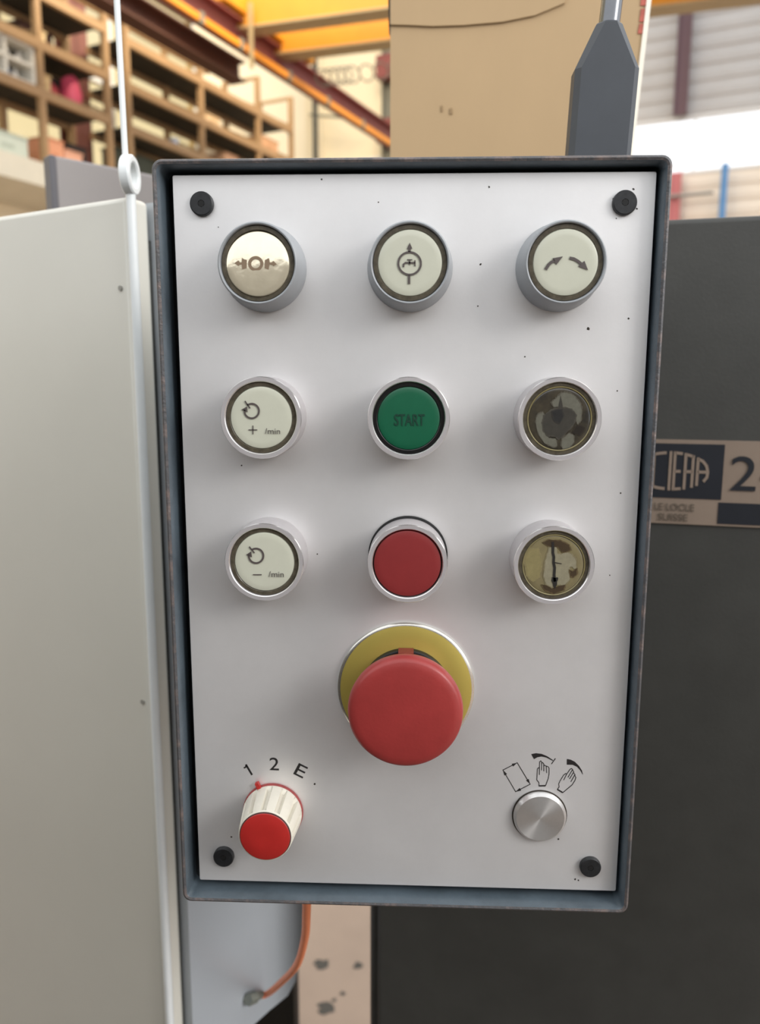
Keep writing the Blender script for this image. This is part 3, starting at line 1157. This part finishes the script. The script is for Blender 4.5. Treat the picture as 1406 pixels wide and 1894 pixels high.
labels = [['push button with a worn double arrow and circle on a shiny yellowed lens', 'push button with a water tap in a circle', 'push button with two curved arrows'],
          ['push button with a rotation arrow, plus sign and /min', 'green START push button', 'push button with a murky dark peeling lens'],
          ['push button with a rotation arrow, minus sign and /min', 'plain dull red push button', 'push button with a murky olive peeling lens']]
btn = {}
for r_ in range(3):
    for c_ in range(3):
        cx, cz = GX[c_], GZ[r_]
        mb, ms = bezel(cx, cz, 'grey' if r_ == 0 else 'alu')
        b_ = mb.build('push_button', ms, box, smooth=24)
        tag(b_, labels[r_][c_])
        btn[(r_, c_)] = b_
        if (r_, c_) == (1, 1):
            ring_mb(cx, cz, .0111, .01265, .0133).build('lens_rim', M_black_ring, b_)
            lens_disc(cx, cz, .0111, .0131, .0002).build('cap', M_green, b_)
        elif (r_, c_) == (2, 1):
            ring_mb(cx, cz, .0120, .01265, .0122).build('lens_rim', M_black_ring, b_)
            lens_disc(cx, cz, .01225, .0134, .0003).build('cap', M_red_cap, b_)
        elif (r_, c_) in ((1, 2), (2, 2)):
            ring_mb(cx, cz, .0113, .01265, .0131).build('lens_rim', M_ring, b_)
            ring_mb(cx, cz, .0108, .0113, .0133).build('lens_edge', M_brass, b_)
            lens_disc(cx, cz, .0109, .0130, .0).build('lens', M_murk_dark if r_ == 1 else M_murk_olive, b_)
        else:
            ring_mb(cx, cz, .01105, .01265, .0130).build('lens_rim', M_ring, b_)
            if (r_, c_) == (0, 0):
                lens_disc(cx, cz, .0110, .0131, .0002, math.radians(-3.5)).build('lens', M_lens_foil, b_)
            else:
                l_ = lens_disc(cx, cz, .0110, .0131, .0001)
                l_.build('lens', M_lens, b_)

YL = -.01345
# double arrow and circle
mb = MB()
f_ = zconv(400, 400, 7.81, -.01342)
stroke(mb, arc_pts(570, 685, 88, 0, 360, 40), 44, f_, OFF)
poly(mb, [(372, 600), (405, 622), (440, 628), (440, 752), (400, 762), (376, 768), (366, 690)], f_, OFF)
poly(mb, [(262, 675), (322, 638), (336, 664), (368, 666), (368, 696), (340, 697), (318, 720)], f_, OFF)
poly(mb, [(702, 634), (762, 604), (772, 660), (772, 702), (756, 772), (700, 754)], f_, OFF)
poly(mb, [(770, 668), (810, 664), (825, 644), (876, 690), (825, 720), (810, 702), (770, 697)], f_, OFF)
mb.build('symbol', M_print_brown, btn[(0, 0)], smooth=0)
# tap in a circle
mb = MB()
f_ = zconv(620, 380, 3.787, YL)
stroke(mb, arc_pts(522, 406, 79, 0, 360, 40), 14, f_, OFF)
stroke(mb, [(518, 488), (518, 550)], 17, f_, OFF)
poly(mb, [(523, 260), (502, 304), (541, 304)], f_, OFF)
stroke(mb, [(521, 302), (520, 326)], 18, f_, OFF)
stroke(mb, [(478, 432), (480, 412), (494, 401), (560, 402)], 12, f_, OFF)
stroke(mb, [(559, 384), (559, 426)], 9, f_, OFF)
stroke(mb, [(504, 380), (541, 380)], 7, f_, OFF)
stroke(mb, [(522, 380), (522, 416)], 10, f_, OFF)
mb.build('symbol', M_print_grey, btn[(0, 1)], smooth=0)
# two curved arrows
mb = MB()
f_ = zconv(900, 320, 3.906, YL)
stroke(mb, [(427, 697), (448, 663), (468, 645), (494, 632)], 22, f_, OFF)
poly(mb, [(476, 616), (553, 602), (504, 664)], f_, OFF)
stroke(mb, [(600, 614), (632, 620), (660, 636), (684, 656)], 22, f_, OFF)
poly(mb, [(708, 634), (734, 702), (662, 674)], f_, OFF)
mb.build('symbol', M_print_grey, btn[(0, 2)], smooth=0)
# rotation arrows with plus / minus and per minute
EX = Vector((1, 0, 0))
for key, (cx_, cy_), tri, ln, sg_, tx in (((1, 0), (338, 395), [(262, 386), (304, 362), (308, 404)], [(288, 322), (326, 376)], 'plus', (435, 563, 110)),
                                         ((2, 0), (370, 1452), [(296, 1446), (334, 1420), (340, 1462)], [(320, 1385), (358, 1432)], 'minus', (462, 1607, 110))):
    f_ = zconv(380, 660, 3.946, YL)
    mb = MB()
    stroke(mb, arc_pts(cx_, cy_, 53, 130, -190, 36), 13, f_, OFF)
    poly(mb, tri, f_, OFF)
    stroke(mb, ln, 10, f_, OFF)
    if sg_ == 'plus':
        stroke(mb, [(315, 533), (379, 533)], 7, f_, OFF)
        stroke(mb, [(347, 501), (347, 565)], 7, f_, OFF)
    else:
        stroke(mb, [(347, 1590), (411, 1590)], 7, f_, OFF)
    mb.build('symbol', M_print_grey, btn[key], smooth=0)
    a = f_((tx[0], tx[1]))
    b = f_((tx[0] + tx[2], tx[1]))
    text_mb('/min', a, EX, UP, (f_((tx[0], tx[1] - 42)) - a).length, (b - a).length, OFF, bold=-.004).build('lettering', M_print_grey, btn[key], smooth=0)
# START
f_ = zconv(620, 380, 3.787, YL)
a = f_((415, 1543))
text_mb('START', a, EX, UP, (f_((415, 1460)) - a).length, (f_((627, 1543)) - a).length, OFF, bold=.012).build('lettering', M_start, btn[(1, 1)], smooth=0)
# peeling labels in the two murky lenses


def ragged(pts, grow=1.0, jit=4.0, n=5):
    """ragged, slightly grown copy of an outline"""
    cx_ = sum(p[0] for p in pts) / len(pts)
    cy_ = sum(p[1] for p in pts) / len(pts)
    out = []
    for i in range(len(pts)):
        p, q = pts[i], pts[(i + 1) % len(pts)]
        for k in range(n):
            t = k / n
            x = p[0] + (q[0] - p[0]) * t
            y = p[1] + (q[1] - p[1]) * t
            L_ = max(1.0, math.hypot(x - cx_, y - cy_))
            g = grow * 10 + random.uniform(-jit, jit)
            out.append((x + (x - cx_) / L_ * g, y + (y - cy_) / L_ * g))
    return out


def fz(y):
    return zconv(920, 660, 3.946, y)


def patch(b_, pts, c_in, c_mid, y, name):
    """a stain or label scrap with a paler ragged border"""
    mb = MB()
    poly(mb, ragged(pts, 0.9), fz(y), OFF * .3)
    o_ = mb.build(name, mat(name + '_edge', c_mid, .3, 0, .2, 700, coat=.5), b_, smooth=0)
    mb = MB()
    poly(mb, ragged(pts, 0.0), fz(y - .00003), OFF * .3)
    mb.build(name, mat(name + '_core', c_in, .3, 0, .14, 500, coat=.5), b_, smooth=0)


dk, ol = btn[(1, 2)], btn[(2, 2)]
for pts in ([(285, 440), (310, 412), (334, 404), (352, 440), (334, 480), (338, 530), (350, 566), (380, 592), (430, 600), (434, 648), (404, 658), (345, 628), (300, 560), (282, 480)],
            [(398, 332), (420, 312), (440, 295), (470, 262), (505, 262), (544, 272), (575, 300), (594, 322), (614, 372), (612, 462), (584, 492), (574, 462), (570, 420), (530, 380), (500, 386), (480, 382), (450, 362), (415, 368)],
            [(475, 592), (500, 580), (520, 560), (555, 570), (557, 620), (530, 660), (480, 668), (466, 640)]):
    patch(dk, pts, (104, 103, 92), (84, 80, 70), -.01312, 'peeling_patch')
patch(dk, [(462, 290), (478, 372), (540, 385), (575, 425), (560, 480), (530, 520), (490, 560), (450, 600), (420, 575), (372, 575), (342, 540), (332, 480), (345, 430), (400, 390), (446, 372)], (64, 62, 57), (74, 71, 64), -.01320, 'stain')
patch(dk, [(400, 400), (470, 385), (480, 430), (455, 480), (420, 470)], (46, 46, 46), (54, 53, 51), -.01330, 'stain')
patch(dk, [(575, 510), (600, 500), (640, 520), (600, 570), (550, 555)], (44, 40, 36), (54, 49, 42), -.01312, 'stain')
patch(ol, [(200, 1460), (240, 1400), (300, 1400), (320, 1480), (310, 1600), (260, 1640), (215, 1590)], (138, 128, 90), (134, 124, 90), -.01306, 'stain')
patch(ol, [(380, 1390), (365, 1440), (350, 1500), (340, 1600), (355, 1660), (400, 1680), (440, 1660), (490, 1670), (530, 1620), (522, 1560), (530, 1532), (548, 1530), (560, 1552), (577, 1540), (572, 1480), (540, 1440), (500, 1425), (470, 1440), (440, 1440), (432, 1385)], (142, 136, 114), (126, 117, 90), -.01312, 'peeling_patch')
for pts in ([(330, 1356), (380, 1336), (460, 1345), (520, 1372), (532, 1408), (500, 1422), (470, 1424), (442, 1385), (390, 1388)],
            [(325, 1662), (360, 1668), (400, 1690), (450, 1672), (492, 1664), (482, 1702), (412, 1727), (350, 1702)],
            [(530, 1556), (552, 1570), (578, 1546), (582, 1584), (550, 1606), (532, 1600)]):
    patch(ol, pts, (70, 58, 44), (98, 84, 60), -.01320, 'stain')
mb = MB()
f2 = fz(-.01328)
stroke(mb, [(404, 1350), (407, 1390), (406, 1430), (413, 1460), (411, 1500), (419, 1540), (415, 1590), (420, 1640)], 19, f2, OFF)
poly(mb, ragged([(396, 1608), (444, 1612), (436, 1660), (420, 1694), (402, 1660)], 0, 4), f2, OFF)
stroke(mb, [(416, 1500), (470, 1510)], 5, f2, OFF)
mb.build('symbol', mat('black_lens_print', (44, 42, 40), .4, 0, .2, 300), ol, smooth=0)

# black gap ring under the red button, tilted seat
MB().lathe(GX[1] + .0001, GZ[2] + .0004, [(.0150, 0), (.0150, .0010), (.0146, .0011)], 72).build('gasket', M_black, btn[(2, 1)])

# emergency stop
ecx, ecz = -.0006, -.0524
es = MB().lathe(ecx, ecz, [(.0135, .0060), (.0140, .0105), (.0190, .0170), (.0207, .0192), (.0210, .0212), (.0208, .0230), (.0202, .0243), (.0193, .0249), (.0170, .0253), (.0120, .0257), (.0060, .0259), (.0005, .02595)], 112)
es = tag(es.build('emergency_stop_button', M_estop, box, smooth=50), 'red mushroom emergency stop button over a yellow disc')
MB().lathe(ecx, ecz, [(.0266, 0), (.0266, .0012), (.0262, .0016), (.0257, .0017), (.0255, .0018), (.0200, .0028), (.0150, .0036), (.0135, .0037)], 112,
           mi=[1, 1, 1, 1, 0, 0, 0]).build('collar', [M_yellow_disc, M_silver], es)
MB().lathe(ecx, ecz, [(.0172, .0028), (.0172, .0058), (.0168, .0062), (.0135, .0064), (.0128, .0076)], 72).build('seal', M_black, es)
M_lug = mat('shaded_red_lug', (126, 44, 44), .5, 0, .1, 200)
for a0 in (90, 210, 330):
    a = math.radians(a0)
    d = Vector((math.cos(a), 0, math.sin(a)))
    t = Vector((-math.sin(a), 0, math.cos(a)))
    MB().obox(Vector((ecx, -.0070, ecz)) + d * .0160, (d, t, (0, 1, 0)), (.0030, .0058, .0060)).build('lug', M_lug, es, smooth=0)
mb = MB()
f_ = zconv(600, 1120, 4.394, -.0250)
stroke(mb, [(590, 1210), (612, 1228), (632, 1248)], 8, f_, OFF * 2)
mb.build('nick', mat('pale_nick', (150, 120, 116), .6), es, smooth=0)

# ivory fluted selector knob
kc = at_y(505, 1500, 0)
kx, kz = -.0538, -.1061


def flute(k, i, r):
    if k in (2, 3):
        ph = (i % 12)
        return r - (.0016 if ph in (0, 1, 2, 3) else 0)
    return r


kn = MB().lathe(kx, kz, [(.0118, .0012), (.0119, .0020), (.0118, .0034), (.0106, .0160), (.0104, .0170), (.0102, .0176), (.0100, .0177), (.0098, .0174)], 144, wob=flute)
kn = tag(kn.build('selector_knob', M_knob_white, box, smooth=30), 'ivory fluted selector knob with a red cap')
MB().lathe(kx, kz, [(.0098, .0171), (.0098, .0178), (.0096, .0181), (.0092, .0183), (.0040, .0184), (.0003, .0184)], 72,
           mi=[1, 1, 0, 0, 0]).build('cap', [M_knob_red, mat('dark_red_cap_edge', (70, 26, 26), .5)], kn)
MB().lathe(kx, kz, [(.0122, 0), (.0122, .0008), (.0118, .0013)], 72).build('base_ring', mat('dusty_red_base', (146, 60, 58), .6, 0, .25, 400), kn)
pa = at_y(476, 1449, -.0012)
pb = Vector((kx, -.0012, kz))
dd = (pa - pb).normalized()
mb = MB()
mb.obox(pa - dd * .0018 + Vector((0, -.0002, 0)), (dd, dd.cross(Vector((0, 1, 0))), (0, 1, 0)), (.0046, .0014, .0018))
mb.build('pointer', M_knob_red, kn, smooth=0)

# small turned aluminium knob
ak = MB().lathe(.0531, -.1051, [(.0104, 0), (.0104, .0014), (.0103, .0016), (.0094, .0026), (.0050, .0026), (.0002, .0026)], 112)
ak = tag(ak.build('rotary_knob', M_brushed, box, smooth=25), 'small turned aluminium rotary knob')
MB().lathe(.0531, -.1051, [(.0109, 0), (.0109, .0003), (.0104, .0004)], 72).build('base_ring', M_dirt_shade, ak)  # dark ring painted as the shadow at the knob's foot

# printed numerals and pictograms on the plate
f_ = zconv(420, 1390, 7.81, 0.0)
mb = MB()
stroke(mb, [(242, 238), (268, 226), (280, 192)], 22, f_, OFF)
stroke(mb, [(272, 186), (362, 338)], 27, f_, OFF)
mb.build('numeral', M_print, face, smooth=0)
for s, (ox, oy), hh, ang in (('2', (614, 268), 182, -1), ('E', (955, 322), 178, -27)):
    a = f_((ox, oy))
    H_ = (f_((ox, oy - hh)) - a).length
    W_ = {'2': (f_((ox + 136, oy)) - a).length, 'E': H_ * .80}[s]
    text_mb(s, a, EX, UP, H_, W_, OFF, math.radians(ang), bold=.003).build('numeral', M_print, face, smooth=0)
f_ = zconv(920, 1380, 7.81, 0.0)
mb = MB()
rc = [(82, 345), (288, 240), (475, 550), (265, 658)]
stroke(mb, rc, 11, f_, OFF, closed=True)
for a, b in ((0, 1), (1, 2), (2, 3), (3, 0)):
    A = Vector(rc[a])
    Bv = Vector(rc[b])
    d = (Bv - A).normalized()
    n_ = Vector((-d.y, d.x))
    poly(mb, [Bv, Bv - d * 78 + n_ * 22, Bv - d * 78 - n_ * 22], f_, OFF * 1.2)
mb.build('cycle_pictogram', M_print, face, smooth=0)
mb = MB()
poly(mb, [(490, 115), (560, 102), (640, 112), (720, 145), (808, 203), (800, 213), (710, 166), (640, 150), (580, 160), (530, 188)], f_, OFF)
stroke(mb, [(840, 177), (782, 258)], 13, f_, OFF)
for s, wd in (([(598, 574), (697, 572)], 16), ([(602, 575), (600, 525), (570, 486), (576, 400), (579, 330), (592, 313), (610, 318)], 9),
              ([(608, 415), (609, 320), (612, 228), (628, 213), (642, 228), (640, 350)], 9),
              ([(642, 236), (660, 240), (672, 258), (672, 362)], 9), ([(672, 276), (690, 278), (708, 290), (713, 388)], 9),
              ([(704, 286), (735, 298), (748, 318), (748, 400), (735, 470), (697, 572)], 9)):
    stroke(mb, s, wd * 1.25, f_, OFF)
mb.build('hand_pictogram', M_print, face, smooth=0)
mb = MB()
poly(mb, [(1005, 185), (1060, 195), (1120, 225), (1180, 285), (1222, 350), (1238, 412), (1226, 402), (1198, 350), (1150, 298), (1090, 270), (1003, 268)], f_, OFF)
for s, wd in (([(866, 624), (946, 672)], 16), ([(868, 625), (893, 590), (887, 545), (905, 505), (958, 418), (988, 395), (1000, 405)], 9),
              ([(958, 492), (1000, 408), (1050, 335), (1073, 323), (1088, 337), (1020, 452)], 9),
              ([(1088, 345), (1105, 372), (1042, 474)], 9), ([(1104, 388), (1122, 410), (1062, 516)], 9),
              ([(1116, 412), (1135, 455), (1122, 495), (1080, 560), (946, 672)], 9)):
    stroke(mb, s, wd * 1.25, f_, OFF)
mb.build('hand_pictogram', M_print, face, smooth=0)
# small chips and dirt specks
mb = MB()
for px, py, s_ in ((1088, 608, 3.0), (889, 489, 2.2), (1163, 589, 1.8), (971, 660, 1.6), (447, 861, 1.5), (587, 1025, 1.3), (1148, 912, 1.5), (1128, 1064, 1.3),
                   (700, 374, 1.5), (905, 346, 2.0), (595, 332, 1.8), (404, 420, 1.2), (582, 1450, 2.0), (428, 1548, 1.6), (1033, 1552, 1.6), (1064, 1626, 1.8),
                   (1070, 1628, 1.5), (1142, 723, 1.4), (1172, 350, 2.2), (1135, 368, 2.0), (1178, 386, 1.8), (1140, 404, 1.4), (884, 566, 1.4)):
    pts = []
    for i in range(7):
        a = 2 * math.pi * i / 7
        rr = s_ * random.uniform(.7, 1.25)
        pts.append(at_y(px + rr * math.cos(a), py - rr * math.sin(a), 0))
    mb.prism(pts, OFF)
o = mb.build('dirt_specks', M_dirt_shade, face, smooth=0)
o['kind'] = 'stuff'

# boot and tube that carry the box
b0, b1, b2, b3 = at_y(1053, 278, .053), at_y(1169, 278, .053), at_y(1065, 126, .053), at_y(1184, 126, .053)
c0, c1 = at_y(1108, 36, .053), at_y(1154, 36, .053)
zt = Z1 + .0002


def section(cx, w_, dep, z, ch=.0022):
    h = w_ / 2
    d = dep / 2
    pts = [(-h + ch, -d), (h - ch, -d), (h, -d + ch), (h, d - ch), (h - ch, d), (-h + ch, d), (-h, d - ch), (-h, -d + ch)]
    return [Vector((cx + x, .058 + y, z)) for x, y in pts]


def cen(a, b):
    return (a.x + b.x) / 2, (b.x - a.x)


cb, wb = cen(b0, b1)
ct, wt = cen(b2, b3)
cc0, wc = cen(c0, c1)
k_ = (zt - b0.z) / (b2.z - b0.z)
cl, wl = cb + (ct - cb) * k_, wb
secs = [section(cl, wl, .012, zt), section(ct, wt, .012, b2.z, .0022), section(cc0, wc, .0105, c0.z, .003)]
mb = MB()
vs = []
for s in secs:
    vs += s
fs = []
for k in range(2):
    for i in range(8):
        j = (i + 1) % 8
        fs.append((k * 8 + i, k * 8 + j, (k + 1) * 8 + j, (k + 1) * 8 + i))
fs.append(tuple(range(8)))
fs.append(tuple(16 + i for i in range(8)))
mb.add(vs, fs)
boot = mb.build('cable_boot', M_boot, box, smooth=15, bevel=.0008)
tag(boot, 'black tapered boot')
t0 = Vector((cc0, .058, c0.z - .004))
dirt = Vector((.0025, 0, .0076)).normalized()
q0, q1 = at_y(1113, 0, .058), at_y(1152, 0, .058)
top = Vector(((q0.x + q1.x) / 2, .058, q0.z))
dirt = (top - t0).normalized()
MB().tube([t0, t0 + dirt * 1.8], (q1.x - q0.x) / 2, 24).build('support_tube', M_steel, box)
